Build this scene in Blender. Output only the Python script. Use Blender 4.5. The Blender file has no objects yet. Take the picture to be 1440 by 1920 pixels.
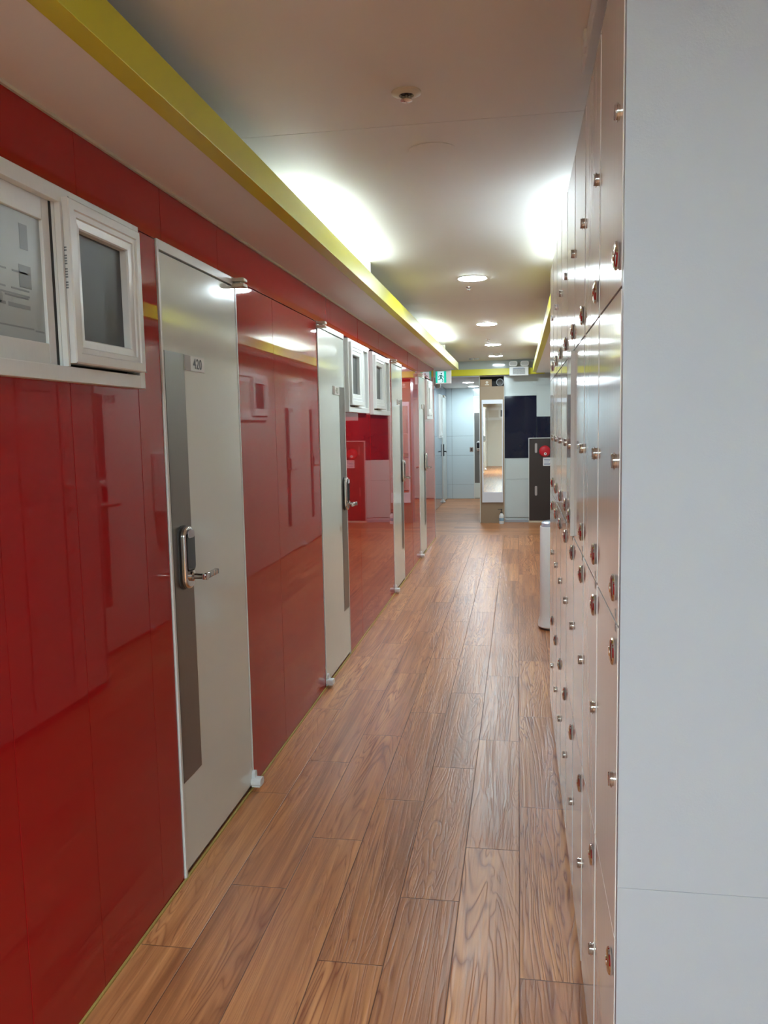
import bpy, bmesh, math, random
from mathutils import Matrix, Vector
PI = math.pi
SC = bpy.context.scene
COL = SC.collection
random.seed(4)

# ------------------------------------------------------------------ camera
CAMH = 1.47
def _n(v): v = Vector(v); return v.normalized()
def make_camera():
    f, vx, vy, s = 1519.5, 971.9, 796.4, -0.0197
    Y = _n((vx - 720, 960 - vy, -f))
    z = -(s*Y[0] + Y[1]) / Y[2]
    Z = _n((s, 1, z))
    X = Y.cross(Z)
    M = Matrix((X, Y, Z)).to_4x4()
    M.translation = Vector((0, 0, CAMH))
    cd = bpy.data.cameras.new('camera'); cd.sensor_fit = 'HORIZONTAL'; cd.sensor_width = 36
    cd.lens = f/1440*36; cd.clip_start = 0.02; cd.clip_end = 100
    c = bpy.data.objects.new('camera', cd); COL.objects.link(c); c.matrix_world = M
    SC.camera = c
make_camera()

# ------------------------------------------------------------------ world, lamps' strengths, exposure
w = bpy.data.worlds.new('world'); SC.world = w; w.use_nodes = True
w.node_tree.nodes['Background'].inputs[0].default_value = (0.8, 0.9, 1, 1)
w.node_tree.nodes['Background'].inputs[1].default_value = 0.0
SC.view_settings.view_transform = 'Standard'; SC.view_settings.look = 'None'
SC.view_settings.gamma = 1; SC.view_settings.use_curve_mapping = False
SC.view_settings.exposure = 2.85
E_TUBE = 6.6       # fluorescent tubes in the coves
E_DOWN = 36.0       # round ceiling lights
E_BACK = 25.0        # added fill light behind the photographer
COOL = (0.78, 0.95, 1.05)
E_LOBBY = 0.9       # square light in the side lobby

# ------------------------------------------------------------------ materials
MATS = {}
def mat(name, col, rough=0.5, metal=0.0, spec=0.5, coat=0.0, var=0.0, vscale=8.0, bump=0.0, bscale=40, ior=1.5, emis=None, es=0, stretch=None):
    if name in MATS: return MATS[name]
    m = bpy.data.materials.new(name); m.use_nodes = True; MATS[name] = m
    nt = m.node_tree; b = nt.nodes['Principled BSDF']
    b.inputs['Roughness'].default_value = rough; b.inputs['Metallic'].default_value = metal
    b.inputs['Specular IOR Level'].default_value = spec; b.inputs['IOR'].default_value = ior
    b.inputs['Coat Weight'].default_value = coat; b.inputs['Coat Roughness'].default_value = 0.03
    c = (*col, 1); b.inputs['Base Color'].default_value = c
    if emis:
        b.inputs['Emission Color'].default_value = (*emis, 1); b.inputs['Emission Strength'].default_value = es
    tc = None
    if var > 0 or bump > 0:
        tc = nt.nodes.new('ShaderNodeTexCoord'); mp = nt.nodes.new('ShaderNodeMapping')
        if stretch: mp.inputs['Scale'].default_value = stretch
        nt.links.new(tc.outputs['Object'], mp.inputs['Vector'])
    if var > 0:
        n = nt.nodes.new('ShaderNodeTexNoise'); n.inputs['Scale'].default_value = vscale; n.inputs['Detail'].default_value = 4
        nt.links.new(mp.outputs[0], n.inputs['Vector'])
        r = nt.nodes.new('ShaderNodeMix'); r.data_type = 'RGBA'
        r.inputs[6].default_value = (*[x*(1-var) for x in col], 1); r.inputs[7].default_value = (*[min(1, x*(1+var)) for x in col], 1)
        nt.links.new(n.outputs['Fac'], r.inputs[0]); nt.links.new(r.outputs[2], b.inputs['Base Color'])
    if bump > 0:
        n2 = nt.nodes.new('ShaderNodeTexNoise'); n2.inputs['Scale'].default_value = bscale; n2.inputs['Detail'].default_value = 2
        nt.links.new(mp.outputs[0], n2.inputs['Vector'])
        bp = nt.nodes.new('ShaderNodeBump'); bp.inputs['Strength'].default_value = bump; bp.inputs['Distance'].default_value = 0.002
        nt.links.new(n2.outputs['Fac'], bp.inputs['Height']); nt.links.new(bp.outputs[0], b.inputs['Normal'])
    return m

def wood_floor(name, swap=False):
    m = bpy.data.materials.new(name); m.use_nodes = True; nt = m.node_tree; b = nt.nodes['Principled BSDF']
    N = nt.nodes.new; L = nt.links.new
    geo = N('ShaderNodeNewGeometry'); sep = N('ShaderNodeSeparateXYZ'); L(geo.outputs['Position'], sep.inputs[0])
    def M(op, a, c=None, d=None):
        n = N('ShaderNodeMath'); n.operation = op
        for i, v in enumerate((a, c, d)):
            if v is None: continue
            if isinstance(v, (int, float)): n.inputs[i].default_value = v
            else: L(v, n.inputs[i])
        return n.outputs[0]
    X, Y = (sep.outputs[1], sep.outputs[0]) if swap else (sep.outputs[0], sep.outputs[1])
    U = M('DIVIDE', M('ADD', X, 0.0 if not swap else 0.04), 0.185); row = M('FLOOR', U)
    V = M('SUBTRACT', M('DIVIDE', M('ADD', Y, -0.07), 0.99), M('DIVIDE', row, 3.0)); c = M('FLOOR', M('ADD', V, 10.0 / 3 * 0 ))
    fu = M('FRACT', U); fv = M('FRACT', V)
    cv = N('ShaderNodeCombineXYZ'); L(row, cv.inputs[0]); L(c, cv.inputs[1])
    wn = N('ShaderNodeTexWhiteNoise'); wn.noise_dimensions = '2D'; L(cv.outputs[0], wn.inputs['Vector'])
    # grain coordinates: stretched along the plank, shifted per plank
    g = N('ShaderNodeCombineXYZ')
    L(M('ADD', M('MULTIPLY', X, 8.0), M('MULTIPLY', wn.outputs['Value'], 37.0)), g.inputs[0])
    L(M('ADD', M('MULTIPLY', Y, .62), M('MULTIPLY', wn.outputs['Value'], 11.0)), g.inputs[1])
    n1 = N('ShaderNodeTexNoise'); n1.inputs['Scale'].default_value = 1.0; n1.inputs['Detail'].default_value = 3; n1.inputs['Distortion'].default_value = 0.9; L(g.outputs[0], n1.inputs['Vector'])
    rings = M('FRACT', M('MULTIPLY', n1.outputs['Fac'], 17.0))
    rings = M('POWER', M('ABSOLUTE', M('SUBTRACT', M('MULTIPLY', rings, 2.0), 1.0)), 3.0)
    g2 = N('ShaderNodeCombineXYZ'); L(M('MULTIPLY', X, 120.0), g2.inputs[0]); L(M('MULTIPLY', Y, 2.2), g2.inputs[1]); L(wn.outputs['Value'], g2.inputs[2])
    n2 = N('ShaderNodeTexNoise'); n2.inputs['Scale'].default_value = 1.0; n2.inputs['Detail'].default_value = 4; L(g2.outputs[0], n2.inputs['Vector'])
    n3 = N('ShaderNodeTexNoise'); n3.inputs['Scale'].default_value = 0.55; n3.inputs['Detail'].default_value = 2; L(g.outputs[0], n3.inputs['Vector'])
    cr = N('ShaderNodeValToRGB'); e = cr.color_ramp.elements
    e[0].position = 0.34; e[0].color = (0.21, 0.070, 0.026, 1); e[1].position = 0.70; e[1].color = (0.70, 0.33, 0.135, 1)
    k = cr.color_ramp.elements.new(0.53); k.color = (0.47, 0.19, 0.073, 1)
    g5 = N('ShaderNodeCombineXYZ'); L(M('ADD', M('MULTIPLY', X, 26.0), M('MULTIPLY', wn.outputs['Value'], 19.0)), g5.inputs[0]); L(M('MULTIPLY', Y, .8), g5.inputs[1])
    n5 = N('ShaderNodeTexNoise'); n5.inputs['Scale'].default_value = 1.0; n5.inputs['Detail'].default_value = 3; n5.inputs['Distortion'].default_value = .4; L(g5.outputs[0], n5.inputs['Vector'])
    fac = M('ADD', M('MULTIPLY', n3.outputs['Fac'], 0.30), M('ADD', M('MULTIPLY', wn.outputs['Value'], 0.10), M('ADD', M('MULTIPLY', n2.outputs['Fac'], 0.26), M('MULTIPLY', n5.outputs['Fac'], 0.42))))
    L(fac, cr.inputs[0])
    mx = N('ShaderNodeMix'); mx.data_type = 'RGBA'; mx.blend_type = 'MULTIPLY'
    ms = N('ShaderNodeMapRange'); ms.inputs['From Min'].default_value = .40; ms.inputs['From Max'].default_value = .62; ms.inputs['To Min'].default_value = 0.1; ms.inputs['To Max'].default_value = 1.0; L(n3.outputs['Fac'], ms.inputs['Value'])
    ringm = M('MULTIPLY', rings, ms.outputs[0]); L(ringm, mx.inputs[0]); L(cr.outputs[0], mx.inputs[6]); mx.inputs[7].default_value = (0.42, 0.24, 0.16, 1)
    # dark knots
    g4 = N('ShaderNodeCombineXYZ'); L(M('MULTIPLY', X, 7.0), g4.inputs[0]); L(M('MULTIPLY', Y, 2.2), g4.inputs[1])
    vo = N('ShaderNodeTexVoronoi'); vo.inputs['Scale'].default_value = 1.0; L(g4.outputs[0], vo.inputs['Vector'])
    kn = M('MULTIPLY', M('SMOOTH_MIN', M('GREATER_THAN', 0.0, 1.0), 1.0, 0.0), 0.0)
    mr = N('ShaderNodeMapRange'); mr.inputs['From Min'].default_value = 0.02; mr.inputs['From Max'].default_value = 0.24; mr.inputs['To Min'].default_value = 0.5; mr.inputs['To Max'].default_value = 0.0
    L(vo.outputs['Distance'], mr.inputs['Value'])
    mk = N('ShaderNodeMix'); mk.data_type = 'RGBA'; mk.blend_type = 'MULTIPLY'; L(mr.outputs[0], mk.inputs[0]); L(mx.outputs[2], mk.inputs[6]); mk.inputs[7].default_value = (0.5, 0.36, 0.36, 1)
    # grooves
    du = M('MULTIPLY', M('MINIMUM', fu, M('SUBTRACT', 1.0, fu)), 0.185); dv = M('MULTIPLY', M('MINIMUM', fv, M('SUBTRACT', 1.0, fv)), 0.99)
    d = M('MINIMUM', du, dv)
    gr = N('ShaderNodeMapRange'); gr.inputs['From Min'].default_value = 0.0006; gr.inputs['From Max'].default_value = 0.0022; gr.inputs['To Min'].default_value = 0.8; gr.inputs['To Max'].default_value = 0.0
    L(d, gr.inputs['Value'])
    mg = N('ShaderNodeMix'); mg.data_type = 'RGBA'; L(gr.outputs[0], mg.inputs[0]); L(mk.outputs[2], mg.inputs[6]); mg.inputs[7].default_value = (0.07, 0.03, 0.02, 1)
    L(mg.outputs[2], b.inputs['Base Color'])
    rr = N('ShaderNodeMapRange'); rr.inputs['To Min'].default_value = 0.22; rr.inputs['To Max'].default_value = 0.42; L(n2.outputs['Fac'], rr.inputs['Value']); L(rr.outputs[0], b.inputs['Roughness'])
    b.inputs['Specular IOR Level'].default_value = 0.34
    h = M('ADD', M('MULTIPLY', n2.outputs['Fac'], 0.55), M('ADD', M('MULTIPLY', rings, -0.3), M('MULTIPLY', gr.outputs[0], -1.2)))
    bp = N('ShaderNodeBump'); bp.inputs['Strength'].default_value = 0.6; bp.inputs['Distance'].default_value = 0.0015; L(h, bp.inputs['Height']); L(bp.outputs[0], b.inputs['Normal'])
    return m

RED = mat('red_glass', (0.38, 0.009, 0.010), 0.025, spec=0.42, var=0.06, vscale=1.5)
DOORW = mat('door_white', (0.68, 0.72, 0.66), 0.12, coat=0.3, bump=0.25, bscale=9)
FRAMEW = mat('frame_white', (0.74, 0.74, 0.70), 0.25, var=0.03)
UPVC = mat('window_vinyl', (0.74, 0.75, 0.72), 0.28, var=0.04, vscale=30, stretch=(1, 8, 1))
STEEL = mat('brushed_steel', (0.22, 0.21, 0.195), 0.34, metal=0.75, var=0.05, vscale=60, stretch=(1, 6, .1))
CHROME = mat('chrome', (0.72, 0.70, 0.68), 0.12, metal=1)
NICKEL = mat('satin_nickel', (0.55, 0.52, 0.49), 0.18, metal=1)
BLKGL = mat('black_gloss', (0.012, 0.012, 0.016), 0.06, var=0.1)
GLASSD = mat('dark_glass', (0.085, 0.09, 0.088), 0.4, spec=.3, var=0.15, vscale=3)
GLASSF = mat('frosted_glass', (0.40, 0.45, 0.44), 0.3, var=0.15, vscale=2.2)
GAPD = mat('gap_dark', (0.03, 0.027, 0.024), 0.7)
CEIL = mat('ceiling_paint', (0.80, 0.78, 0.74), 0.6, var=0.02, vscale=3, bump=0.08, bscale=60)
SOFF = mat('soffit_paint', (0.80, 0.775, 0.745), 0.55, var=0.02, vscale=3)
YEL = mat('yellow_paint', (0.66, 0.60, 0.02), 0.4, var=0.05, vscale=6)
LOCK = mat('locker_laminate', (0.74, 0.695, 0.66), 0.12, coat=0.3, var=0.02, vscale=12, bump=0.08, bscale=14, stretch=(1, 3, .1))
STILE = mat('locker_stile', (0.13, 0.11, 0.10), 0.35)
LOCKB = mat('locker_carcass', (0.22, 0.19, 0.17), 0.6)
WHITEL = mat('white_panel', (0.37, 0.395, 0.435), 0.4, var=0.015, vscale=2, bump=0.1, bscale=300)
GREYW = mat('grey_green_glass', (0.52, 0.58, 0.57), 0.08, var=0.03, vscale=1)
BLUEW = mat('pale_blue_glass', (0.55, 0.64, 0.67), 0.12, var=0.03, vscale=1)
BLUED = mat('slate_blue_glass', (0.20, 0.25, 0.31), 0.08, var=0.05, vscale=1)
CREAM = mat('cream_panel', (0.66, 0.63, 0.55), 0.12, var=0.03, vscale=1)
NAVY = mat('navy_black_glass', (0.003, 0.005, 0.02), 0.04, spec=.35, var=0.2, vscale=2)
BROWN = mat('dark_brown_metal', (0.032, 0.022, 0.019), 0.3, var=0.05)
KRAFT = mat('kraft_board', (0.31, 0.225, 0.145), 0.6, var=0.05, vscale=6)
CARD = mat('cardboard', (0.36, 0.24, 0.14), 0.7, var=0.08, vscale=12)
MIRROR = mat('mirror_silver', (0.86, 0.86, 0.82), 0.01, metal=1)
WPLA = mat('white_plastic', (0.78, 0.79, 0.78), 0.3, var=0.02)
CPLA = mat('cream_plastic', (0.68, 0.62, 0.48), 0.35, var=0.03)
GPLA = mat('grey_plastic', (0.40, 0.41, 0.42), 0.35)
REDP = mat('red_plastic', (0.50, 0.01, 0.02), 0.3)
INK = mat('dark_ink', (0.05, 0.045, 0.04), 0.5)
INKG = mat('grey_ink', (0.19, 0.21, 0.21), 0.5)
INKB = mat('blue_ink', (0.10, 0.15, 0.32), 0.5)
GREENL = mat('exit_green', (0.0, 0.25, 0.19), 0.3, emis=(0.0, 0.60, 0.42), es=0.11)
WHITEE = mat('exit_white', (0.5, 0.6, 0.6), 0.3, emis=(0.55, 0.85, 0.95), es=0.11)
BEAD = mat('ochre_sealant', (0.42, 0.31, 0.08), 0.5, var=0.15, vscale=20)
TAUPE = mat('taupe_laminate', (0.27, 0.20, 0.165), 0.4)
TUBE = mat('tube_lamp', (1, 1, 1), 0.5, emis=COOL, es=E_TUBE)
DISC = mat('disc_lamp', (1, 1, 1), 0.5, emis=(0.80, 0.965, 1.04), es=E_DOWN)
FILLB = mat('fill_panel_back', (1, 1, 1), 0.5, emis=(0.74, 0.94, 1.03), es=E_BACK)
DISCL = mat('panel_lamp_lobby', (1, 1, 1), 0.5, emis=(0.80, 0.92, 1.0), es=E_LOBBY)
WOOD = wood_floor('wood_floor'); WOOD2 = wood_floor('wood_floor_cross', True)

# ------------------------------------------------------------------ mesh helpers
def box(bm, x0, x1, y0, y1, z0, z1, bev=0.0, M=None, seg=2):
    t = bmesh.new()
    bmesh.ops.create_cube(t, size=1)
    bmesh.ops.scale(t, vec=(abs(x1-x0), abs(y1-y0), abs(z1-z0)), verts=t.verts)
    bmesh.ops.translate(t, vec=((x0+x1)/2, (y0+y1)/2, (z0+z1)/2), verts=t.verts)
    if bev > 0: bmesh.ops.bevel(t, geom=t.edges[:], offset=bev, segments=seg, affect='EDGES', profile=0.6)
    if M: bmesh.ops.transform(t, matrix=M, verts=t.verts)
    me = bpy.data.meshes.new('t'); t.to_mesh(me); t.free(); bm.from_mesh(me); bpy.data.meshes.remove(me)
def lathe(bm, prof, M=None, seg=32, cap=True):
    """profile of (radius, height) turned about the local z axis"""
    vs = []
    for r, h in prof:
        vs.append([bm.verts.new((r*math.cos(2*PI*i/seg), r*math.sin(2*PI*i/seg), h)) for i in range(seg)])
    new = [v for r in vs for v in r]
    for a, b in zip(vs[:-1], vs[1:]):
        for i in range(seg):
            bm.faces.new((a[i], a[(i+1) % seg], b[(i+1) % seg], b[i]))
    if cap:
        bm.faces.new(vs[0][::-1]); bm.faces.new(vs[-1])
    if M: bmesh.ops.transform(bm, matrix=M, verts=new)
def prism(bm, pts, M, h):
    """polygon pts (a, b) extruded by h along local z, then placed by M"""
    a = [bm.verts.new((p[0], p[1], 0)) for p in pts]; b = [bm.verts.new((p[0], p[1], h)) for p in pts]
    bm.faces.new(a[::-1]); bm.faces.new(b); n = len(pts)
    for i in range(n): bm.faces.new((a[i], a[(i+1) % n], b[(i+1) % n], b[i]))
    if M: bmesh.ops.transform(bm, matrix=M, verts=a+b)
def rrect(w_, h_, r, n=6):
    pts = []
    for cx, cy, a0 in ((w_/2-r, h_/2-r, 0), (-w_/2+r, h_/2-r, 90), (-w_/2+r, -h_/2+r, 180), (w_/2-r, -h_/2+r, 270)):
        for i in range(n+1):
            a = math.radians(a0+90*i/n); pts.append((cx+r*math.cos(a), cy+r*math.sin(a)))
    return pts
def obj(name, bm, m, parent=None, smooth=False):
    bmesh.ops.recalc_face_normals(bm, faces=bm.faces)
    me = bpy.data.meshes.new(name); bm.to_mesh(me); bm.free(); me.materials.append(m)
    if smooth:
        me.shade_smooth() if hasattr(me, 'shade_smooth') else None
        try: me.set_sharp_from_angle(angle=math.radians(35))
        except Exception: pass
    o = bpy.data.objects.new(name, me); COL.objects.link(o)
    if parent: o.parent = parent
    return o
def bx(name, m, parent, *a, **k):
    bm = bmesh.new(); box(bm, *a, **k); return obj(name, bm, m, parent)
def tag(o, label=None, cat=None, group=None, kind=None):
    if label: o['label'] = label
    if cat: o['category'] = cat
    if group: o['group'] = group
    if kind: o['kind'] = kind
    return o
def thing(name, label, cat, loc=(0, 0, 0), rz=0, group=None, kind=None):
    o = bpy.data.objects.new(name, None); COL.objects.link(o); o.location = loc; o.rotation_euler = (0, 0, rz)
    o.empty_display_size = 0.1
    return tag(o, label, cat, group, kind)
def struct(name, bm, m, label, cat):
    return tag(obj(name, bm, m), label, cat, kind='structure')
def dup(src):
    def cp(o, par):
        c = o.copy(); COL.objects.link(c); c.parent = par
        for ch in o.children: cp(ch, c)
        return c
    return cp(src, None)
AXX = Matrix(((0, 0, 1, 0), (1, 0, 0, 0), (0, 1, 0, 0), (0, 0, 0, 1)))   # local (a,b,h) -> (h, a, b): outline a=y, b=z, extruded along x
def text(name, s, size, m, parent, loc, sx=1.0, depth=0.0006, rot=AXX):
    cu = bpy.data.curves.new('txt', 'FONT'); cu.body = s; cu.size = size; cu.align_x = 'CENTER'; cu.align_y = 'CENTER'; cu.extrude = depth; cu.offset = size*.008; cu.space_character = 1.12
    t = bpy.data.objects.new('txt', cu); COL.objects.link(t)
    dg = bpy.context.evaluated_depsgraph_get(); me = bpy.data.meshes.new_from_object(t.evaluated_get(dg)); me.name = name
    bpy.data.objects.remove(t); bpy.data.curves.remove(cu)
    me.transform(Matrix.Translation(loc) @ rot @ Matrix.Diagonal((sx, 1, 1, 1)))
    me.materials.clear(); me.materials.append(m)
    o = bpy.data.objects.new(name, me); COL.objects.link(o); o.parent = parent
    return o

XL, XR = -1.085, 0.505          # glass wall on the left, panel wall on the right
ZS, ZC = 2.22, 2.42             # soffit and ceiling heights
YB = -5.0                       # back of the hall, behind the photographer
YE = 16.4

# ------------------------------------------------------------------ floor and ceiling
bm = bmesh.new(); box(bm, -1.6, 1.75, YB, 10.9, -0.05, 0)
struct('floor', bm, WOOD, 'glossy reddish brown wood plank floor running down the corridor', 'floor')
bm = bmesh.new(); box(bm, -1.6, 1.75, 10.9, YE+0.1, -0.05, 0)
struct('floor.001', bm, WOOD2, 'wood plank floor laid crosswise at the far end of the corridor', 'floor')
bm = bmesh.new()
box(bm, -1.6, 1.75, YB, 2.655, ZC, ZC+0.05); box(bm, -1.6, 1.75, 2.658, 6.4, ZC, ZC+0.05); box(bm, -1.6, 1.75, 6.402, 12.25, ZC, ZC+0.05)
struct('ceiling', bm, CEIL, 'upper white painted ceiling with the round lights', 'ceiling')
bm = bmesh.new(); box(bm, -1.6, XR+0.2, 12.29, YE+0.1, ZS, ZS+0.05)
struct('ceiling.001', bm, SOFF, 'lower pale ceiling over the passage beyond the yellow beam', 'ceiling')
# soffits with their cove troughs
SOFF_END = 10.95
bm = bmesh.new(); box(bm, XL-0.1, -0.838, YB, SOFF_END, ZS, ZS+0.02); box(bm, XL-0.1, XL-0.02, YB, SOFF_END, ZS+0.02, ZC)
struct('trim_1', bm, SOFF, 'pale lowered soffit board above the red glass wall', 'soffit')
bm = bmesh.new(); box(bm, 0.255, XR+0.1, 4.27, 12.2, ZS, ZS+0.02); box(bm, 0.50, 1.75, 1.35, 4.27, ZS, ZS+0.02); box(bm, XR+0.02, XR+0.1, 1.35, 12.2, ZS+0.02, ZC)
struct('trim_2', bm, SOFF, 'pale lowered soffit board on the right beyond the lockers', 'soffit')
bm = bmesh.new(); box(bm, -0.838, -0.786, YB, SOFF_END, ZS-0.004, 2.306, bev=0.002)
struct('trim_3', bm, YEL, 'long yellow cove beam along the left soffit', 'beam')
bm = bmesh.new(); box(bm, 0.205, 0.257, 4.27, 11.95, ZS-0.004, 2.306, bev=0.002)
struct('trim_4', bm, YEL, 'yellow cove beam on the right beyond the lockers', 'beam')
bm = bmesh.new(); box(bm, -1.12, 0.38, 12.19, 12.24, 2.206, 2.298, bev=0.002)
struct('trim_5', bm, YEL, 'yellow beam crossing the far end of the corridor', 'beam')
bm = bmesh.new(); box(bm, -1.6, XR+0.1, 12.245, 12.29, 2.2, ZC)
struct('trim_6', bm, GREYW, 'grey upstand between ceiling and crossing yellow beam', 'upstand')
# thin bead under the soffit at the red wall
bm = bmesh.new(); box(bm, XL, XL+0.008, YB, 10.6, ZS-0.008, ZS)
struct('trim_7', bm, CPLA, 'thin cream bead between red wall and soffit', 'trim')
bm = bmesh.new(); box(bm, XL, XL+0.007, YB, 10.6, 0, 0.006)
struct('baseboard_left', bm, BEAD, 'thin ochre sealant line along the foot of the red wall', 'baseboard')
# unseen boards added in the coves to cut off each tube's glow sharply
bm = bmesh.new()
for y in (4.72, 9.6): box(bm, XL-0.02, -0.84, y, y+0.015, ZS+0.02, ZC-0.002)
struct('trim_8', bm, SOFF, 'added white boards cutting off the glow inside the left cove', 'divider')
bm = bmesh.new()
for y in (5.0, 10.0): box(bm, 0.259, XR+0.02, y, y+0.015, ZS+0.022, ZC-0.002)
struct('trim_9', bm, SOFF, 'added white boards cutting off the glow inside the right cove', 'divider')

# ------------------------------------------------------------------ left red wall of glass panels
DOORS = [(2.385, 3.085), (4.385, 5.065), (7.01, 7.65), (8.95, 9.54)]
WINS = [(0.85, 2.218), (5.085, 5.80), (5.97, 6.775), (9.58, 10.21)]
bm = bmesh.new()
def panel(bm, y0, y1, z0, z1, x=XL, tilt=True, face=1):
    g = 0.0009
    ang = random.uniform(-.0022, .0022) if tilt else 0; ang2 = random.uniform(-.0012, .0012) if tilt else 0
    c = Vector((x-face*0.012, (y0+y1)/2, (z0+z1)/2))
    M = Matrix.Translation(c) @ Matrix.Rotation(ang, 4, 'Z') @ Matrix.Rotation(ang2, 4, 'Y')
    box(bm, -0.011, 0.011, -(y1-y0)/2+g, (y1-y0)/2-g, -(z1-z0)/2+g, (z1-z0)/2-g, M=M)
for a, b in ((-.2, .55), (.55, 1.25), (1.25, 1.94), (1.94, 2.43), (2.43, 2.91), (2.91, 3.06), (3.06, 3.9), (3.9, 4.72), (4.72, 5.55), (5.55, 6.4), (6.4, 7.25), (7.25, 8.1), (8.1, 8.9), (8.9, 9.7), (9.7, 10.6)):
    panel(bm, a, b, 2.052, ZS)
for a, b, zt in ((-.2, .85, 2.05), (.85, 1.55, 1.597), (1.55, 1.86, 1.597), (1.86, 2.225, 1.597), (2.225, 2.38, 2.05),
                 (3.09, 3.57, 2.05), (3.57, 4.38, 2.05), (5.07, 5.5, 1.575), (5.5, 5.95, 1.575), (5.95, 6.43, 1.575), (6.43, 7.005, 1.575),
                 (7.655, 8.3, 2.05), (8.3, 8.945, 2.05), (9.545, 9.9, 1.575), (9.9, 10.6, 1.575)):
    panel(bm, a, b, 0.004, zt)
for a, b in ((5.80, 5.97), (6.775, 7.005), (9.545, 9.58), (10.21, 10.6), (0.6, .85)):
    if a > 1: panel(bm, a, b, 1.575, 2.05)
struct('wall_left', bm, RED, 'glossy red glass panel wall reflecting the corridor', 'wall')
bm = bmesh.new(); box(bm, XL-0.15, XL-0.026, -0.2, 10.6, 0, ZC)
struct('wall_left.001', bm, GAPD, 'dark core of the red glass wall', 'wall')
bm = bmesh.new(); box(bm, XL-0.15, XL, YB, -0.2, 0, ZS)
struct('wall_left.002', bm, CREAM, 'cream panel wall behind the photographer', 'wall')
bm = bmesh.new(); box(bm, XL-0.15, XL+0.004, 10.6, 10.612, 0, ZS)
struct('trim_10', bm, mat('alu_trim', (0.62, 0.6, 0.58), 0.3, metal=.6), 'thin pale metal edge at the red wall corner', 'trim')

# right wall beyond the lockers, closing walls
bm = bmesh.new()
for a, b in ((4.3, 4.93), (4.93, 5.65), (5.65, 7.0), (7.0, 9.1), (9.1, 9.85), (9.85, 10.2), (10.2, 10.9), (10.9, 12.37)):
    for z0, z1 in ((0.004, 1.25), (1.25, ZS)):
        g = .001; box(bm, XR, XR+0.03, a+g, b-g, z0+g, z1-g)
struct('wall_right', bm, CREAM, 'pale panel wall on the right beyond the lockers', 'wall')
bm = bmesh.new(); box(bm, 0.60, 0.7, 1.37, 12.6, 0, ZC)
struct('wall_right.001', bm, CREAM, 'wall behind the lockers', 'wall')
bm = bmesh.new(); box(bm, 1.65, 1.75, YB, 1.34, 0, ZC)
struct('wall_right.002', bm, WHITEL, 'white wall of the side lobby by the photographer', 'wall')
bm = bmesh.new(); box(bm, -1.6, 1.75, YB-0.1, YB, 0, ZC)
struct('wall_back', bm, CREAM, 'cream wall behind the photographer', 'wall')
bm = bmesh.new(); box(bm, 0.161, 1.65, 1.322, 1.342, 0.0, 0.6995); box(bm, 0.161, 1.65, 1.322, 1.342, 0.7002, ZC)
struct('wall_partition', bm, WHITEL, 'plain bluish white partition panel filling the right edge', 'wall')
# far parts: slate wall on the left, pale blue end wall
XB = -1.43
bm = bmesh.new()
for a, b in ((10.62, 12.3), (12.3, 13.6), (13.6, 14.5), (14.5, 15.3), (15.3, 16.4)):
    for z0, z1 in ((0.004, .9), (.9, ZS)):
        g = .001; box(bm, XB-0.03, XB, a+g, b-g, z0+g, z1-g)
struct('wall_left.003', bm, BLUED, 'slate blue glass wall of the passage beyond the red wall', 'wall')
bm = bmesh.new(); box(bm, XB-0.1, XL-0.15, 10.5, 10.6, 0, ZC); box(bm, XB-.1, XB-.04, 10.6, 12.3, 2.2, ZC)
struct('wall_left.004', bm, BLUED, 'return of the wall behind the red wall corner', 'wall')
bm = bmesh.new()
for a, b in ((XB, -1.32), (-1.32, -.886), (-.886, .1), (.1, .7)):
    for z0, z1 in ((0.004, .29), (.29, .88), (.88, 1.265), (1.265, ZS)):
        g = .0015; box(bm, a+g, b-g, YE, YE+0.03, z0+g, z1-g)
struct('wall_end', bm, BLUEW, 'pale blue panel wall closing the far passage', 'wall')
bm = bmesh.new(); YP = 12.38
def fpan(x0, x1, z0, z1, d=0.0):
    g = .0012; box(bm, x0+g, x1-g, YP-d, YP+0.03, z0+g, z1-g)
fpan(-.209, .268, 1.9, ZS); fpan(.268, XR, 1.585, 2.05); fpan(.268, XR, 2.05, ZS); fpan(-.209, .15, .655, .97); fpan(-.209, .15, .075, .655)
g_ = 0; box(bm, -.209, .15, YP+.01, YP+.03, 0, .07)
struct('wall_far', bm, GREYW, 'pale grey glass panels around the navy panel at the far end', 'wall')
bm = bmesh.new(); fpan(-.209, .268, .972, 1.898); fpan(.27, XR, 1.2, 1.583)
struct('wall_far.001', bm, NAVY, 'stepped navy black glass panel at the far end', 'wall')
bm = bmesh.new(); box(bm, -.205, .148, YP-.012, YP+.009, 0.0, .042, bev=.002)
struct('baseboard_far', bm, WHITEL, 'white baseboard under the grey panel at the far end', 'baseboard')
bm = bmesh.new(); box(bm, -.2, .75, YP+.031, YP+.1, 0, ZS)
struct('wall_far.002', bm, GREYW, 'core of the far wall', 'wall')

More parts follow.
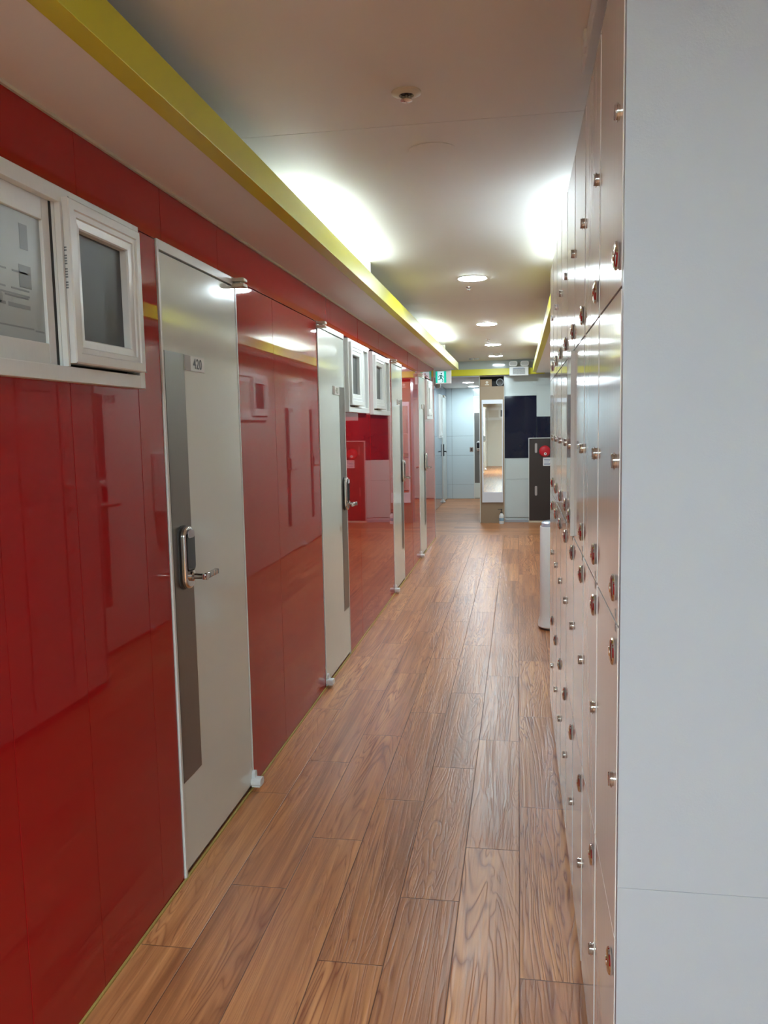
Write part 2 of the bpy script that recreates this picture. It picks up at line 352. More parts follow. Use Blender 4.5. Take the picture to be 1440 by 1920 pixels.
# ------------------------------------------------------------------ doors
# local frame: x outward from the wall, y along it (0 .. width), z up
def door_lock(parent, yc, zc, side):
    """side = +1: lever points to +y"""
    bm = bmesh.new(); prism(bm, rrect(.080, .204, .036, 8), Matrix.Translation((.0155, yc, zc)) @ AXX, .0215)
    b = obj('door_lock', bm, CHROME, parent, True)
    md = b.modifiers.new('bevel', 'BEVEL'); md.width = .007; md.segments = 3; md.limit_method = 'ANGLE'; md.angle_limit = math.radians(50)
    bm = bmesh.new(); prism(bm, rrect(.086, .210, .039, 8), Matrix.Translation((.0112, yc, zc)) @ AXX, .0042)
    obj('lock_shadow_plate', bm, INK, b)  # black rubber base plate that also draws the shadow round the lock
    bm = bmesh.new(); prism(bm, rrect(.062, .125, .018, 6), Matrix.Translation((.0375, yc, zc+.018)) @ AXX, .0025)
    obj('touch_cover', bm, BLKGL, b)
    bm = bmesh.new(); prism(bm, rrect(.05, .026, .012, 6), Matrix.Translation((.0402, yc, zc+.078)) @ AXX, .0025)
    obj('lock_badge', bm, GPLA, b)
    bm = bmesh.new()
    R = Matrix.Rotation(PI/2, 4, 'Y')
    lathe(bm, [(.016, 0), (.016, .008), (.0095, .012), (.0095, .045), (.012, .05), (.012, .056)], Matrix.Translation((.036, yc, zc-.062)) @ R, 24)
    y1 = yc + side*.105
    box(bm, .076, .090, min(yc-side*.012, y1), max(yc-side*.012, y1), zc-.072, zc-.053, bev=.004)
    obj('lever', bm, NICKEL, b, True)
    bm = bmesh.new()
    for k in range(4):
        yy = yc+side*(.03+k*.024); box(bm, .0895, .0908, yy-.0012, yy+.0012, zc-.071, zc-.054)
    obj('lever_groove', bm, INKG, b)
    return b
def pivot(parent, y, z, sgn, top):
    bm = bmesh.new()
    if top:
        box(bm, .004, .058, y-.024, y+.024, z+.003, z+.017, bev=.005); box(bm, .004, .058, y-.024, y+.024, z-.017, z-.003, bev=.005)
        box(bm, .02, .04, y-.008, y+.008, z-.003, z+.003)
        return obj('pivot_hinge', bm, CPLA, parent, True)
    prism(bm, rrect(.05, .03, .012, 5), Matrix.Translation((.008, y, z+.02)) @ AXX, .042)
    prism(bm, rrect(.03, .055, .012, 5), Matrix.Translation((.006, y+sgn*.006, z+.035)) @ AXX, .016)
    box(bm, .01, .046, y-.02, y+.02, z+.0005, z+.008, bev=.003)
    return obj('pivot_hinge', bm, WPLA, parent, True)
def make_door(name, label, loc, rz, wd, hinge, num=None, strip=True, leafm=None, slot=True, ht=2.055):
    """hinge 'hi' = hinge at y = wd, lock near y = 0"""
    t = thing(name, label, 'door', loc, rz, kind='structure')
    fw = .014
    bm = bmesh.new()
    box(bm, -.016, .012, 0, fw, 0.002, ht, bev=.002); box(bm, -.016, .012, wd-fw*.6, wd, 0.002, ht, bev=.002); box(bm, -.016, .012, fw, wd-fw*.6, ht-.03, ht, bev=.002)
    obj('door_frame', bm, FRAMEW, t)
    y0, y1 = fw+.004, wd-fw*.6-.004
    bx('door_leaf', leafm or DOORW, t, -.016, .0095, y0, y1, .022, ht-.036, bev=.0015)
    bx('threshold', TAUPE, t, -.016, -.002, y0, y1, .002, .02)
    hi = hinge == 'hi'
    if strip:
        s0, s1 = (y0+.001, y0+.151) if hi else (y1-.151, y1-.001)
        bx('steel_strip', STEEL, t, .0096, .0112, s0, s1, .322, 1.722)
        yc = (s0+s1)/2
        door_lock(t, yc, 1.06, 1 if hi else -1)
        p0, p1 = (s1+.002, s1+.172) if hi else (s0-.172, s0-.002)
        sg = bx('number_sign', mat('sign_face', (0.60, 0.57, 0.53), .4), t, .0098, .0125, p0, p1, 1.671, 1.721)
        bx('sign_end', TAUPE, sg, .0126, .0132, p0, p0+.048, 1.6715, 1.7205)
        if num: text('digits', num, .048, INK, sg, (.0128, p0+.048+.061, 1.6945), sx=.95)
    pivot(t, (wd-.016) if hi else .016, ht-.02, 1, True)
    pivot(t, (wd-.012) if hi else .012, 0.012, 1, False)
    return t
L0 = -PI/2
make_door('door_1', 'nearest white door with number sign 420 and steel strip', (XL-.008, DOORS[0][0], 0), 0, .70, 'hi', '420')
make_door('door_2', 'second white door, number sign 421, left of two small windows', (XL-.008, DOORS[1][0], 0), 0, .68, 'lo', '421')
make_door('door_3', 'third white door, between the paired windows and red panels', (XL-.008, DOORS[2][0], 0), 0, .64, 'lo', '422')
make_door('door_4', 'farthest white door in the red wall, beside the last small window', (XL-.008, DOORS[3][0], 0), 0, .59, 'lo', None)
# doors on the right hand wall (seen in the reflections of the red glass)
make_door('door_5', 'white door numbered 423 opposite, seen mirrored in the red glass', (XR, 5.50, 0), PI, .70, 'lo', '423')
make_door('door_6', 'white door opposite, mirrored between the first two doors', (XR, 9.85, 0), PI, .70, 'lo', None)
make_door('door_7', 'white door opposite, mirrored just left of the second door', (XR, 10.95, 0), PI, .70, 'lo', None)
t = thing('wall_dispenser', 'white rounded box mounted opposite, mirrored in the red glass beside the first door', 'dispenser', (XR, 5.78, .86))
bx('dispenser_body', WPLA, t, -.14, -.001, -.12, .12, 0, .46, bev=.025, seg=3)
bx('dispenser_slot', INK, t, -.125, -.06, -.08, .08, -.003, -.0005)
# far passage
make_door('door_8', 'narrow white door at the end of the slate blue wall', (XB, 15.45, 0), 0, .8, 'lo', None, strip=False)
bm = bmesh.new()
d8 = bpy.data.objects['door_8']
bm = bmesh.new(); box(bm, .012, .03, .05, .11, .9, 1.13, bev=.008); box(bm, .03, .075, .07, .09, .98, 1.0); box(bm, .065, .078, -.01, .14, .975, 1.0, bev=.004)
obj('door_lock', bm, BLKGL, d8)
make_door('door_9', 'white door with dark strip in the pale blue end wall', (-.886, YE, 0), -PI/2, .8, 'hi', None)

# ------------------------------------------------------------------ windows
def ring(bm, y0, y1, z0, z1, wy, wz, x0, x1, bev=.002):
    box(bm, x0, x1, y0, y0+wy, z0, z1, bev=bev); box(bm, x0, x1, y1-wy, y1, z0, z1, bev=bev)
    box(bm, x0, x1, y0+wy, y1-wy, z1-wz, z1, bev=bev); box(bm, x0, x1, y0+wy, y1-wy, z0, z0+wz, bev=bev)
def mitred(bm, y0, y1, z0, z1, w, x0, x1):
    """picture-frame sash with mitred corners, a stepped profile sloping to the glass"""
    prof = [(0, x0), (0, x1-.003), (.003, x1), (w*.38, x1), (w*.42, x1-.004), (w*.62, x1-.004), (w*.66, x1-.008), (w*.95, x1-.010), (w, x1-.014), (w, x0)]
    cs = []
    for sy, sz in ((0, 0), (1, 0), (1, 1), (0, 1)):
        row = []
        for d, x in prof:
            y = y0+d if sy == 0 else y1-d; z = z0+d if sz == 0 else z1-d
            row.append(bm.verts.new((x, y, z)))
        cs.append(row)
    n = len(prof)
    for i in range(4):
        a, b = cs[i], cs[(i+1) % 4]
        for j in range(n):
            bm.faces.new((a[j], b[j], b[(j+1) % n], a[(j+1) % n]))
def make_window(name, label, loc, rz, wd, z0, z1, front, split, paper=False):
    """front 'hi': the proud sash sits at the high-y side; split = y where it starts/ends"""
    t = thing(name, label, 'window', loc, rz, kind='structure')
    bm = bmesh.new(); ring(bm, 0, wd, z0, z1, .03, .036, -.02, .026)
    obj('window_frame', bm, UPVC, t)
    bx('frame_back', GAPD, t, -.02, -.014, .03, wd-.03, z0+.036, z1-.036)
    if front == 'hi': f0, f1, r0, r1 = split, wd-.028, .03, split-.0225
    else: f0, f1, r0, r1 = .02, split, split-.05, wd-.045
    za, zb = z0+.044, z1-.022
    w_ = .062 if wd > 1 else .075
    bm = bmesh.new(); mitred(bm, f0, f1, za, zb, w_, .004, .044)
    s = obj('window_sash', bm, UPVC, t, False)
    bm = bmesh.new()
    for sy, sz in ((0, 0), (1, 0), (1, 1), (0, 1)):
        pa = Vector((f0 if sy == 0 else f1, za if sz == 0 else zb)); pb = Vector((f0+w_ if sy == 0 else f1-w_, za+w_ if sz == 0 else zb-w_))
        n_ = Vector((-(pb-pa).y, (pb-pa).x)).normalized()*.0005
        vs = [bm.verts.new((xx, p.x, p.y)) for p, xx in ((pa+n_, .0443), (pb+n_, .0305), (pb-n_, .0305), (pa-n_, .0443))]; bm.faces.new(vs)
        vs2 = [bm.verts.new((v.co.x-.0015, v.co.y, v.co.z)) for v in vs]; bm.faces.new(vs2[::-1])
        for q in range(4): bm.faces.new((vs[q], vs[(q+1) % 4], vs2[(q+1) % 4], vs2[q]))
    obj('mitre_joint', bm, INKG, s)
    bx('pane', GLASSD, s, .008, .012, f0+w_-.004, f1-w_+.004, za+w_-.004, zb-w_+.004)
    bm = bmesh.new(); ra, rb = z0+.036, z1-.036
    rw = .05 if wd > 1 else .06
    ring(bm, r0, r1, ra, rb, .03 if wd > 1 else .045, rw, -.012, .006)
    s2 = obj('window_sash', bm, UPVC, t)
    bx('pane', GLASSF if paper else GLASSD, s2, -.006, -.002, r0+.026, r1-.026, ra+rw-.005, rb-rw+.005)
    if front == 'hi':
        bx('gap_shade_strip', GAPD, t, -.012, .0075, split-.0222, split-.0152, ra, rb)  # dark strip standing in for the shade in the sash gap
        bm = bmesh.new(); box(bm, -.01, .014, split-.015, split-.0115, ra, rb); box(bm, -.01, .028, split-.011, split-.003, ra, rb); 
        obj('guide_rail', bm, UPVC, t)
    if paper:
        bm = bmesh.new(); X = -.0018
        def bar(y0_, y1_, z0_, z1_): box(bm, X, X+.0004, y0_, y1_, z0_, z1_)
        random.seed(9)
        yr = r1-.035
        bar(yr-.075, yr-.045, rb-.13, rb-.075)
        bar(yr-.085, yr-.04, rb-.215, rb-.165)
        for zz in (.245, .262, .30):
            yy = yr-.62
            while yy < yr-.05:
                l = random.uniform(.05, .12); bar(yy, min(yy+l, yr-.05), ra+zz-.105, ra+zz-.101); yy += l+.02
        for (a_, b_, zz, hh) in ((.42, .30, .095, .006), (.28, .23, .095, .006), (.20, .14, .09, .006), (.13, .05, .088, .009), (.5, .36, .065, .006), (.33, .04, .045, .0035), (.035, .0, .042, .004), (.30, .05, .115, .004)):
            bar(yr-a_, yr-b_, ra+zz+.03, ra+zz+.03+hh)
        o = obj('newsprint', bm, mat('faded_ink', (.25, .28, .28), .35), s2)
        bm = bmesh.new()
        pts = [(yr-.16+.011*math.cos(k*PI/10), ra+.135+.014*math.sin(k*PI/10)) for k in range(20)]
        prism(bm, pts, Matrix.Translation((X, 0, 0)) @ AXX, .0004)
        bars = [(.40, .31, .30), (.27, .19, .31), (.53, .44, .29)]
        for a_, b_, zz in bars:
            pts = [(yr-(a_+b_)/2+(a_-b_)/2.6*math.cos(k*PI/8), ra+zz-.03+.028*math.sin(k*PI/8)) for k in range(16)]
            prism(bm, pts, Matrix.Translation((X, 0, 0)) @ AXX, .0003)
        obj('newsprint_picture', bm, mat('newsprint_picture', (.30, .34, .34), .4, var=.3, vscale=40), s2)
        # printed code on the sash edge
        bm = bmesh.new()
        for k in range(16):
            zz = za+.175+k*.0062; box(bm, .0, .02, f0-.0006, f0+.0001, zz, zz+.0035) if k % 5 != 3 else None
        bmesh.ops.scale(bm, vec=(.35, 1, 1), verts=bm.verts); bmesh.ops.translate(bm, vec=(.026, 0, 0), verts=bm.verts)
        obj('printed_code', bm, INKG, s)
    return t
make_window('window_1', 'large near sliding window, newsprint behind its left pane', (XL, WINS[0][0], 0), 0, WINS[0][1]-WINS[0][0], 1.594, 2.046, 'hi', 1.822-WINS[0][0], paper=True)
make_window('window_2', 'small white window touching the second door', (XL, WINS[1][0], 0), 0, WINS[1][1]-WINS[1][0], 1.572, 2.037, 'lo', .42)
make_window('window_3', 'small white window just left of the third door', (XL, WINS[2][0], 0), 0, WINS[2][1]-WINS[2][0], 1.567, 2.030, 'lo', .46)
make_window('window_4', 'farthest small white window in the red wall, under the exit sign mirror image', (XL, WINS[3][0], 0), 0, WINS[3][1]-WINS[3][0], 1.56, 2.025, 'lo', .36)
make_window('window_5', 'white window opposite, mirrored to the right of the first door', (XR, 8.45, 0), PI, .9, 1.57, 2.04, 'lo', .5)
make_window('window_6', 'tall narrow white window in the slate blue wall', (XB, 14.75, 0), 0, .62, 1.26, 2.05, 'lo', .34)
make_window('window_7', 'small white window in the wall behind the photographer, seen in the mirror', (-1.0, YB, 0), PI/2, .8, 1.6, 2.1, 'hi', .4) if False else None
make_door('door_10', 'white door on the cream wall behind the photographer, shown in the mirror', (XL, -1.25, 0), 0, .7, 'hi', None)
make_door('door_11', 'second white door behind the photographer, shown in the mirror', (XL, -2.35, 0), 0, .7, 'lo', None)
wb = make_window('window_7', 'white window shown at the top of the standing mirror', (-.25, YB, 0), PI/2, .9, 1.65, 2.1, 'lo', .45)

# ------------------------------------------------------------------ lockers: one column of four doors is one cabinet
PITCH, Y0L, XF = .3625, 1.346, .16
Z = [.047, .592, 1.137, 1.682, 2.223]
RX = Matrix.Rotation(-PI/2, 4, 'Y')      # local z -> -x (out of the locker front)
def locker_column():
    t = thing('locker_column', '', 'locker', (XF, Y0L, 0))
    bx('locker_stile', STILE, t, .003, .0194, PITCH-.0185, PITCH-.0005, .046, 2.222)
    bx('locker_body', LOCKB, t, .0195, .335, .002, PITCH-.002, .0, 2.222)
    bm = bmesh.new(); box(bm, .0005, .0190, .001, PITCH-.001, 2.2235, 2.2275); 
    obj('top_edge', bm, LOCK, t)
    for i in range(4):
        z0, z1 = Z[i]+.0022, Z[i+1]-.0022
        d = bx('locker_door', LOCK, t, 0, .018, .001, PITCH-.020, z0, z1, bev=.0006, seg=1)
        zs = (.30, .858, 1.407, 1.96)[i]; zb = (.523, 1.084, 1.194, 1.738)[i]
        bm = bmesh.new(); lathe(bm, [(.0120, 0), (.0120, .0028), (.0145, .003), (.0145, .0042), (.0115, .0045), (.012, .0078), (.011, .0085)], Matrix.Translation((0, .044, zs)) @ RX, 20)
        obj('cam_lock', bm, NICKEL, d, True)
        bm = bmesh.new(); lathe(bm, [(.017, 0), (.0225, .001), (.0235, .0035), (.022, .006), (.017, .0078), (.0085, .0084), (.008, .0098), (.003, .0102)], Matrix.Translation((0, .044, zb)) @ RX, 28)
        obj('knob', bm, CHROME, d, True)
        if i in (1, 2):
            zl = zb + (.045 if i == 1 else -.042)
            bm = bmesh.new()
            for k, (a_, b_) in enumerate(((-.009, -.004), (-.002, .002), (.004, .009))):
                box(bm, -.0004, -.0001, .03+a_, .03+b_, zl-.007, zl+.007)
            obj('number_print', bm, mat('print_grey', (.28, .25, .24), .5), d)
    bx('plinth', LOCKB, t, .012, .0192, .001, PITCH-.001, 0.0, .045)
    return t
lc = locker_column()
ordn = ['nearest locker column, touching the white partition', 'second locker column from the white partition', 'third locker column from the white partition',
        'fourth locker column from the partition, one middle door standing ajar', 'fifth locker column from the white partition',
        'sixth locker column, third from the far end of the bank', 'seventh locker column, last but one at the far end', 'last locker column, at the far end by the white air purifier']
for k in range(8):
    c = lc if k == 0 else dup(lc)
    c.location = (XF, Y0L+k*PITCH, 0)
    tag(c, 'pale ' + ordn[k], 'locker', 'glossy lockers on the right')
    if k == 3:
        ds = [o for o in c.children if o.name.startswith('locker_door')]
        ds.sort(key=lambda o: min(v.co.z for v in o.data.vertices)); d = ds[2]
        a = math.radians(-1.6)
        piv = Vector((.0, PITCH-.020, 0))
        M = Matrix.Translation(piv) @ Matrix.Rotation(a, 4, 'Z') @ Matrix.Translation(-piv)
        d.matrix_local = M
        bm = bmesh.new(); box(bm, -.0006, .0001, .2, .24, 1.22, 1.5)
        bm.free()
bm = bmesh.new(); box(bm, .162, .495, Y0L+8*PITCH+.001, Y0L+8*PITCH+.016, 0, 2.222)
tag(obj('locker_end_panel', bm, LOCK), 'pale laminate end panel closing the far end of the lockers', 'panel')

# ------------------------------------------------------------------ lamps
def tube(y0, y1, x, label):
    t = thing('tube_light', label, 'light', (x, (y0+y1)/2, ZS+.022), group='tube lights in the coves')
    h = (y1-y0)/2
    bx('lamp_housing', WPLA, t, -.02, .02, -h, h, 0, .02)
    bm = bmesh.new(); lathe(bm, [(.012, 0), (.012, 2*h-.04)], Matrix.Translation((0, -h+.02, .036)) @ Matrix.Rotation(-PI/2, 4, 'X'), 16)
    obj('lamp_tube', bm, TUBE, t, True)
tube(3.25, 4.62, -.90, 'tube light glowing over the yellow beam above the first two doors')
tube(7.6, 9.2, -.90, 'farther tube light glowing over the left yellow beam')
tube(3.35, 4.85, .33, 'tube light glowing above the lockers')
tube(8.1, 9.7, .36, 'tube light glowing over the right yellow beam')
def downlight(x, y, z, label, m=DISC, surface=False):
    t = thing('ceiling_light', label, 'light', (x, y, z), group='round ceiling lights')
    bm = bmesh.new()
    prof = [(.090, 0), (.101, -.001), (.100, -.004), (.094, -.006), (.090, -.005)]
    lathe(bm, prof, None, 40, cap=False); obj('light_rim', bm, WPLA, t, True)
    bm = bmesh.new(); lathe(bm, [(.0895, -.004), (.089, -.0075), (.06, -.010), (.001, -.011)], None, 40); obj('light_diffuser', bm, m, t, True)
    return t
LX = -.29
downlight(LX, 5.39, ZC, 'nearest round ceiling light')
downlight(LX, 7.81, ZC, 'second round ceiling light along the corridor')
downlight(LX-.005, 9.81, ZC, 'third round ceiling light along the corridor')
downlight(LX-.015, 11.40, ZC, 'fourth round ceiling light, just before the crossing beam')
downlight(-.86, 14.3, ZS, 'nearer round light of the low passage ceiling')
downlight(-.845, 15.75, ZS, 'farther round light of the low passage ceiling')
def panel_light(x, y, label, m=None):
    t = thing('panel_light', label, 'light', (x, y, ZC), group='square lights behind the photographer')
    bm = bmesh.new(); ring_ = ((-.31, .31, -.31, -.29), (-.31, .31, .29, .31), (-.31, -.29, -.29, .29), (.29, .31, -.29, .29))
    for a_, b_, c_, d_ in ring_: box(bm, a_, b_, c_, d_, -.014, -.001)
    obj('light_rim', bm, WPLA, t); bx('light_diffuser', m or FILLB, t, -.289, .289, -.289, .289, -.010, -.001)
panel_light(-.5, -1.5, 'added square fill light behind the photographer over the corridor')  # fill light added to brighten the near corridor, no known lamp
panel_light(1.0, -.7, 'square ceiling light in the side lobby behind the photographer', DISCL)

def sprinkler(x, y, z, r, label, m=CPLA, grp='ceiling sprinklers'):
    t = thing('sprinkler_head', label, 'sprinkler', (x, y, z), group=grp)
    bm = bmesh.new(); lathe(bm, [(r*.45, 0), (r, -.0005), (r*.98, -.004), (r*.62, -.010), (r*.5, -.010), (r*.46, 0)], None, 32, cap=False); obj('escutcheon', bm, m, t, True)
    bm = bmesh.new(); lathe(bm, [(r*.44, -.001), (r*.44, -.004)], None, 24); obj('recess', bm, INK, t)
    bm = bmesh.new(); lathe(bm, [(r*.12, -.003), (r*.12, -.02), (r*.38, -.021), (r*.40, -.024), (r*.1, -.026)], None, 20)
    for sx in (-1, 1): box(bm, sx*r*.3-.0015, sx*r*.3+.0015, -.0015, .0015, -.022, -.003)
    obj('deflector', bm, NICKEL, t, True)
sprinkler(-.313, 2.405, ZC, .043, 'largest and nearest ceiling sprinkler')
sprinkler(-.335, 5.74, ZC, .02, 'small sprinkler right after the nearest ceiling light', NICKEL)
sprinkler(-.33, 9.2, ZC, .025, 'small sprinkler just before the third ceiling light', NICKEL)
bm = bmesh.new(); lathe(bm, [(.078, 0), (.082, -.0005), (.081, -.002), (.07, -.003)], Matrix.Translation((-.29, 2.91, ZC)), 48)
tag(obj('blank_cover', bm, CEIL, None, True), 'round blank cover painted over on the ceiling behind the sprinkler', 'cover plate')
bm = bmesh.new(); lathe(bm, [(.05, 0), (.05, -.025), (.036, -.034), (.01, -.035)], Matrix.Translation((-.28, 11.05, ZC)), 32)
tag(obj('smoke_detector', bm, WPLA, None, True), 'white smoke detector next to the fourth ceiling light', 'detector')
bm = bmesh.new(); lathe(bm, [(.03, 0), (.03, -.012), (.018, -.02)], Matrix.Translation((-.66, 11.75, ZC)), 20); box(bm, -.62, -.55, 11.735, 11.765, ZC-.014, ZC-.001)
tag(obj('gas_sensor', bm, GPLA, None, True), 'small grey ceiling device left of the fourth ceiling light', 'sensor')
bm = bmesh.new(); box(bm, .165, .21, 1.0, 2.27, ZC-.05, ZC-.001, bev=.004); box(bm, .158, .20, 2.12, 2.16, ZC-.045, ZC-.001, bev=.003)
tag(obj('cable_trunking', bm, WPLA), 'white cable trunking on the ceiling above the nearest lockers', 'trunking')

# ------------------------------------------------------------------ far end objects
# exit sign
t = thing('exit_sign', 'green running man exit sign hanging at the red wall corner', 'sign', (-.958, 10.60, 2.018))
bx('sign_case', WPLA, t, -.103, .103, 0, .035, 0, .172, bev=.004)
FY = Matrix(((1, 0, 0, 0), (0, 0, -1, 0), (0, 1, 0, 0), (0, 0, 0, 1)))   # local (a,b,h) -> (a,-h,b)
bx('sign_green', GREENL, t, -.098, .040, -.0015, -.0002, .012, .160)
bx('sign_white', WHITEE, t, -.074, .010, -.0028, -.0016, .014, .158)
bm = bmesh.new()
def limb(a, b, w0, w1):
    a = Vector(a); b = Vector(b); d = (b-a).normalized(); n = Vector((-d.y, d.x))
    prism(bm, [tuple(a-n*w0), tuple(b-n*w1), tuple(b+n*w1), tuple(a+n*w0)], Matrix.Translation((0, -.0029, 0)) @ FY, .0008)
limb((-.028, .112), (-.030, .074), .012, .009)
limb((-.026, .108), (-.004, .095), .005, .004); limb((-.004, .095), (.004, .075), .004, .004)
limb((-.032, .110), (-.054, .100), .005, .004); limb((-.054, .100), (-.060, .082), .004, .004)
limb((-.028, .077), (-.008, .058), .007, .005); limb((-.008, .058), (-.002, .028), .005, .005); limb((-.002, .028), (-.014, .026), .004, .004)
limb((-.030, .077), (-.044, .056), .007, .005); limb((-.044, .056), (-.066, .052), .005, .005)
lathe(bm, [(.0095, 0), (.0095, .0008)], Matrix.Translation((-.022, -.0029, .129)) @ FY, 20)
obj('running_man', bm, mat('exit_dark', (0, .10, .08), .3, emis=(0, .25, .2), es=.04), t)
# white fixture on the slate wall under the sign
t = thing('wall_camera', 'small white dome fixture under the exit sign on the slate wall', 'camera', (XB+.01, 13.9, 2.12))
bx('mount', WPLA, t, -.01, .03, -.05, .05, .03, .09, bev=.006)
bm = bmesh.new(); lathe(bm, [(.05, .03), (.052, 0), (.04, -.03), (.015, -.045)], Matrix.Translation((.07, 0, .03)), 24); box(bm, 0, .07, -.02, .02, .045, .065, bev=.004)
obj('dome', bm, WPLA, t, True)
# emergency light
t = thing('emergency_light', 'white twin head emergency light on the crossing yellow beam', 'light', (.01, 12.18, 2.185))
bx('battery_case', WPLA, t, -.138, .138, -.05, 0, 0, .128, bev=.008)
bx('front_window', mat('lens_grey', (.42, .43, .43), .1, var=.3, vscale=60), t, -.088, .088, -.053, -.0505, .018, .108)
bx('indicator_bar', INKB, t, -.085, .07, -.0545, -.0532, .102, .109)
for sx in (-1, 1):
    bm = bmesh.new(); prism(bm, rrect(.12, .074, .03, 6), Matrix.Translation((sx*.082, -.005, .172)) @ FY, .045)
    h = obj('lamp_head', bm, WPLA, t, True)
    bm = bmesh.new(); prism(bm, rrect(.095, .05, .022, 6), Matrix.Translation((sx*.082, -.0502, .172)) @ FY, .003); obj('lamp_lens', bm, mat('lens_clear', (.6, .62, .6), .1), h)
    bx('lamp_neck', GPLA, h, sx*.082-.012, sx*.082+.012, -.03, -.01, .128, .14)
# kraft board column with a top compartment
t = thing('kraft_column', 'brown board column carrying the tall mirror', 'column', (-.389, 12.28, 0))
bx('front_board', KRAFT, t, -.178, .178, 0, .018, 0.002, 2.045, bev=.001)
bm = bmesh.new(); box(bm, -.186, -.179, 0, .35, 0, 2.2); box(bm, .179, .184, 0, .09, 0, 2.2)
obj('side_board', bm, FRAMEW, t)
bx('compartment_back', GAPD, t, -.178, .178, .2, .21, 2.045, 2.2); bx('compartment_floor', GAPD, t, -.178, .178, .019, .2, 2.03, 2.044)
t = thing('cardboard_box', 'small brown box in the dark niche on the board column', 'box', (-.46, 12.30, 2.046))
bx('box_body', CARD, t, -.1, .07, 0, .12, 0, .105, bev=.002)
bm = bmesh.new(); lathe(bm, [(.02, 0), (.02, .001)], Matrix.Translation((.0, -.0005, .06)) @ FY, 16); box(bm, -.03, .03, -.0015, -.0004, .02, .034)
obj('printed_mark', bm, mat('pale_print', (.65, .58, .48), .5), t)
t = thing('round_speaker', 'round black ring shaped device right of the box in the niche', 'speaker', (-.27, 12.34, 2.105))
bm = bmesh.new()
for i in range(32):
    pass
lathe(bm, [(.052, 0), (.056, .01), (.052, .02), (.043, .016), (.043, .004)], FY, 32, cap=False)
obj('rim', bm, GPLA, t, True)
bm = bmesh.new(); lathe(bm, [(.044, -.06), (.044, .004), (.02, -.004)], FY, 32); obj('speaker_body', bm, INK, t, True)
bx('rest', INK, t, -.04, .04, -.02, .05, -.06, -.045)
# mirror
t = thing('wall_mirror', 'tall white framed mirror on the brown board column', 'mirror', (-.384, 12.278, .313))
bm = bmesh.new()
def mfr(x0, x1, z0, z1): box(bm, x0, x1, -.018, 0, z0, z1, bev=.001)
mfr(-.156, -.136, 0, 1.535); mfr(.144, .156, 0, 1.535); mfr(-.136, .144, 1.475, 1.535); mfr(-.136, .144, 0, .155)
obj('mirror_frame', bm, mat('mirror_frame_white', (.72, .73, .78), .3), t)
bx('mirror_glass', MIRROR, t, -.136, .144, -.010, -.006, .155, 1.475)
# pump bottle
t = thing('pump_bottle', 'white pump bottle on the floor by the board column', 'bottle', (-.252, 12.17, 0))
bm = bmesh.new(); lathe(bm, [(.033, 0), (.036, .004), (.036, .11), (.032, .135), (.016, .155), (.014, .165)], None, 28); obj('bottle_body', bm, WPLA, t, True)
bm = bmesh.new(); lathe(bm, [(.0365, .045), (.0368, .05), (.0368, .085), (.0365, .09)], None, 28, cap=False); obj('bottle_label', bm, mat('label_blue', (.25, .42, .55), .4), t, True)
bm = bmesh.new(); lathe(bm, [(.017, .162), (.017, .18), (.006, .182), (.006, .21), (.012, .212), (.012, .224), (.004, .226)], None, 20); box(bm, -.055, .008, -.007, .007, .214, .224, bev=.003)
obj('pump', bm, INK, t, True)
# fire hydrant cabinet
t = thing('hydrant_cabinet', 'dark brown fire hydrant cabinet with pale edge', 'cabinet', (.15, 12.34, 0))
bm = bmesh.new(); box(bm, 0, .008, -.01, .035, .03, 1.272); box(bm, .008, .352, -.01, .035, 1.262, 1.272)
obj('cabinet_frame', bm, FRAMEW, t)
bx('cabinet_door', BROWN, t, .009, .352, -.004, .035, .03, 1.26, bev=.002)
bx('plinth', CPLA, t, 0, .352, .0, .035, 0.0, .028)
for z in (.48, 1.119):
    bm = bmesh.new(); prism(bm, rrect(.034, .145, .016, 6), Matrix.Translation((.109, -.0045, z)) @ FY, .004); h = obj('door_pull', bm, mat('pull_grey', (.38, .34, .32), .35), t)
    bm = bmesh.new(); prism(bm, rrect(.044, .155, .021, 6), Matrix.Translation((.109, -.0041, z)) @ FY, .0015); obj('pull_rim', bm, INK, h)
bm = bmesh.new(); lathe(bm, [(.082, 0), (.084, .012), (.07, .03), (.03, .036), (.001, .037)], Matrix.Translation((.238, -.005, 1.07)) @ FY, 40)
a_ = obj('alarm_dome', bm, REDP, t, True)
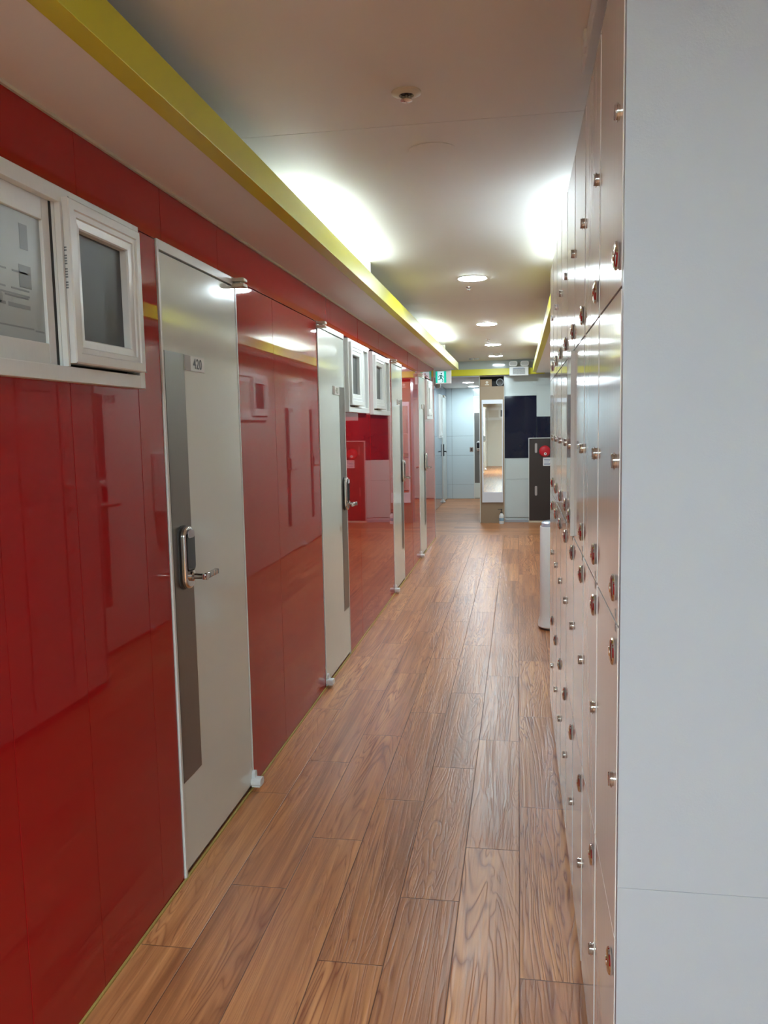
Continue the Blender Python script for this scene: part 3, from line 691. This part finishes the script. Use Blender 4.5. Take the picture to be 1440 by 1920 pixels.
bm = bmesh.new(); lathe(bm, [(.021, 0), (.02, .006), (.012, .010)], Matrix.Translation((.245, -.036, 1.032)) @ FY, 20); obj('alarm_button', bm, WPLA, a_, True)
bm = bmesh.new(); lathe(bm, [(.008, 0), (.008, .002)], Matrix.Translation((.245, -.046, 1.036)) @ FY, 12); obj('button_centre', bm, INK, a_)
n_ = bx('notice_card', WPLA, t, .212, .34, -.0075, -.0045, .852, .976)
bm = bmesh.new()
for k, z in enumerate((.945, .925, .905, .884, .866)): box(bm, .228, .325-(k % 3)*.012, -.0085, -.0076, z, z+.007)
obj('notice_text', bm, INKB, n_)
# light switch
t = thing('light_switch', 'small brown switch on the pale blue end wall', 'switch', (-.93, YE, .995))
bx('switch_plate', TAUPE, t, -.035, .035, -.008, 0, -.045, .045, bev=.003); bx('rocker', BROWN, t, -.018, .018, -.012, -.0082, -.028, .028, bev=.002)
# air purifier: tall rounded tower
t = thing('air_purifier', 'tall slim white air purifier standing beyond the lockers', 'air purifier', (.30, 5.90, 0))
def tower(name, secs, m, n=10):
    bm = bmesh.new(); rows = []
    for w_, d_, r_, z, sh in secs:
        rows.append([bm.verts.new((p[0], p[1], z+sh*(-p[0])/.15)) for p in rrect(w_, d_, r_, n)])
    k = len(rows[0])
    for a, b in zip(rows[:-1], rows[1:]):
        for i in range(k): bm.faces.new((a[i], a[(i+1) % k], b[(i+1) % k], b[i]))
    bm.faces.new(rows[0][::-1]); bm.faces.new(rows[-1])
    return obj(name, bm, m, t, True)
tower('tower_shadow_gap', [(.30, .22, .08, 0.0, 0), (.30, .22, .08, .012, 0)], INK)  # ink-dark slab standing in for the shadow gap under the body
tower('tower_body', [(.315, .235, .09, .013, 0), (.325, .245, .09, .022, 0), (.318, .238, .09, .045, 0), (.300, .222, .08, .075, 0), (.295, .218, .08, .12, 0), (.295, .218, .08, .74, -.01), (.288, .212, .08, .752, -.012)], WPLA)
tower('tower_lid', [(.280, .205, .08, .7525, -.012), (.272, .2, .075, .778, -.012), (.255, .18, .07, .783, -.012)], mat('lid_blue', (.50, .58, .68), .12, metal=.3))
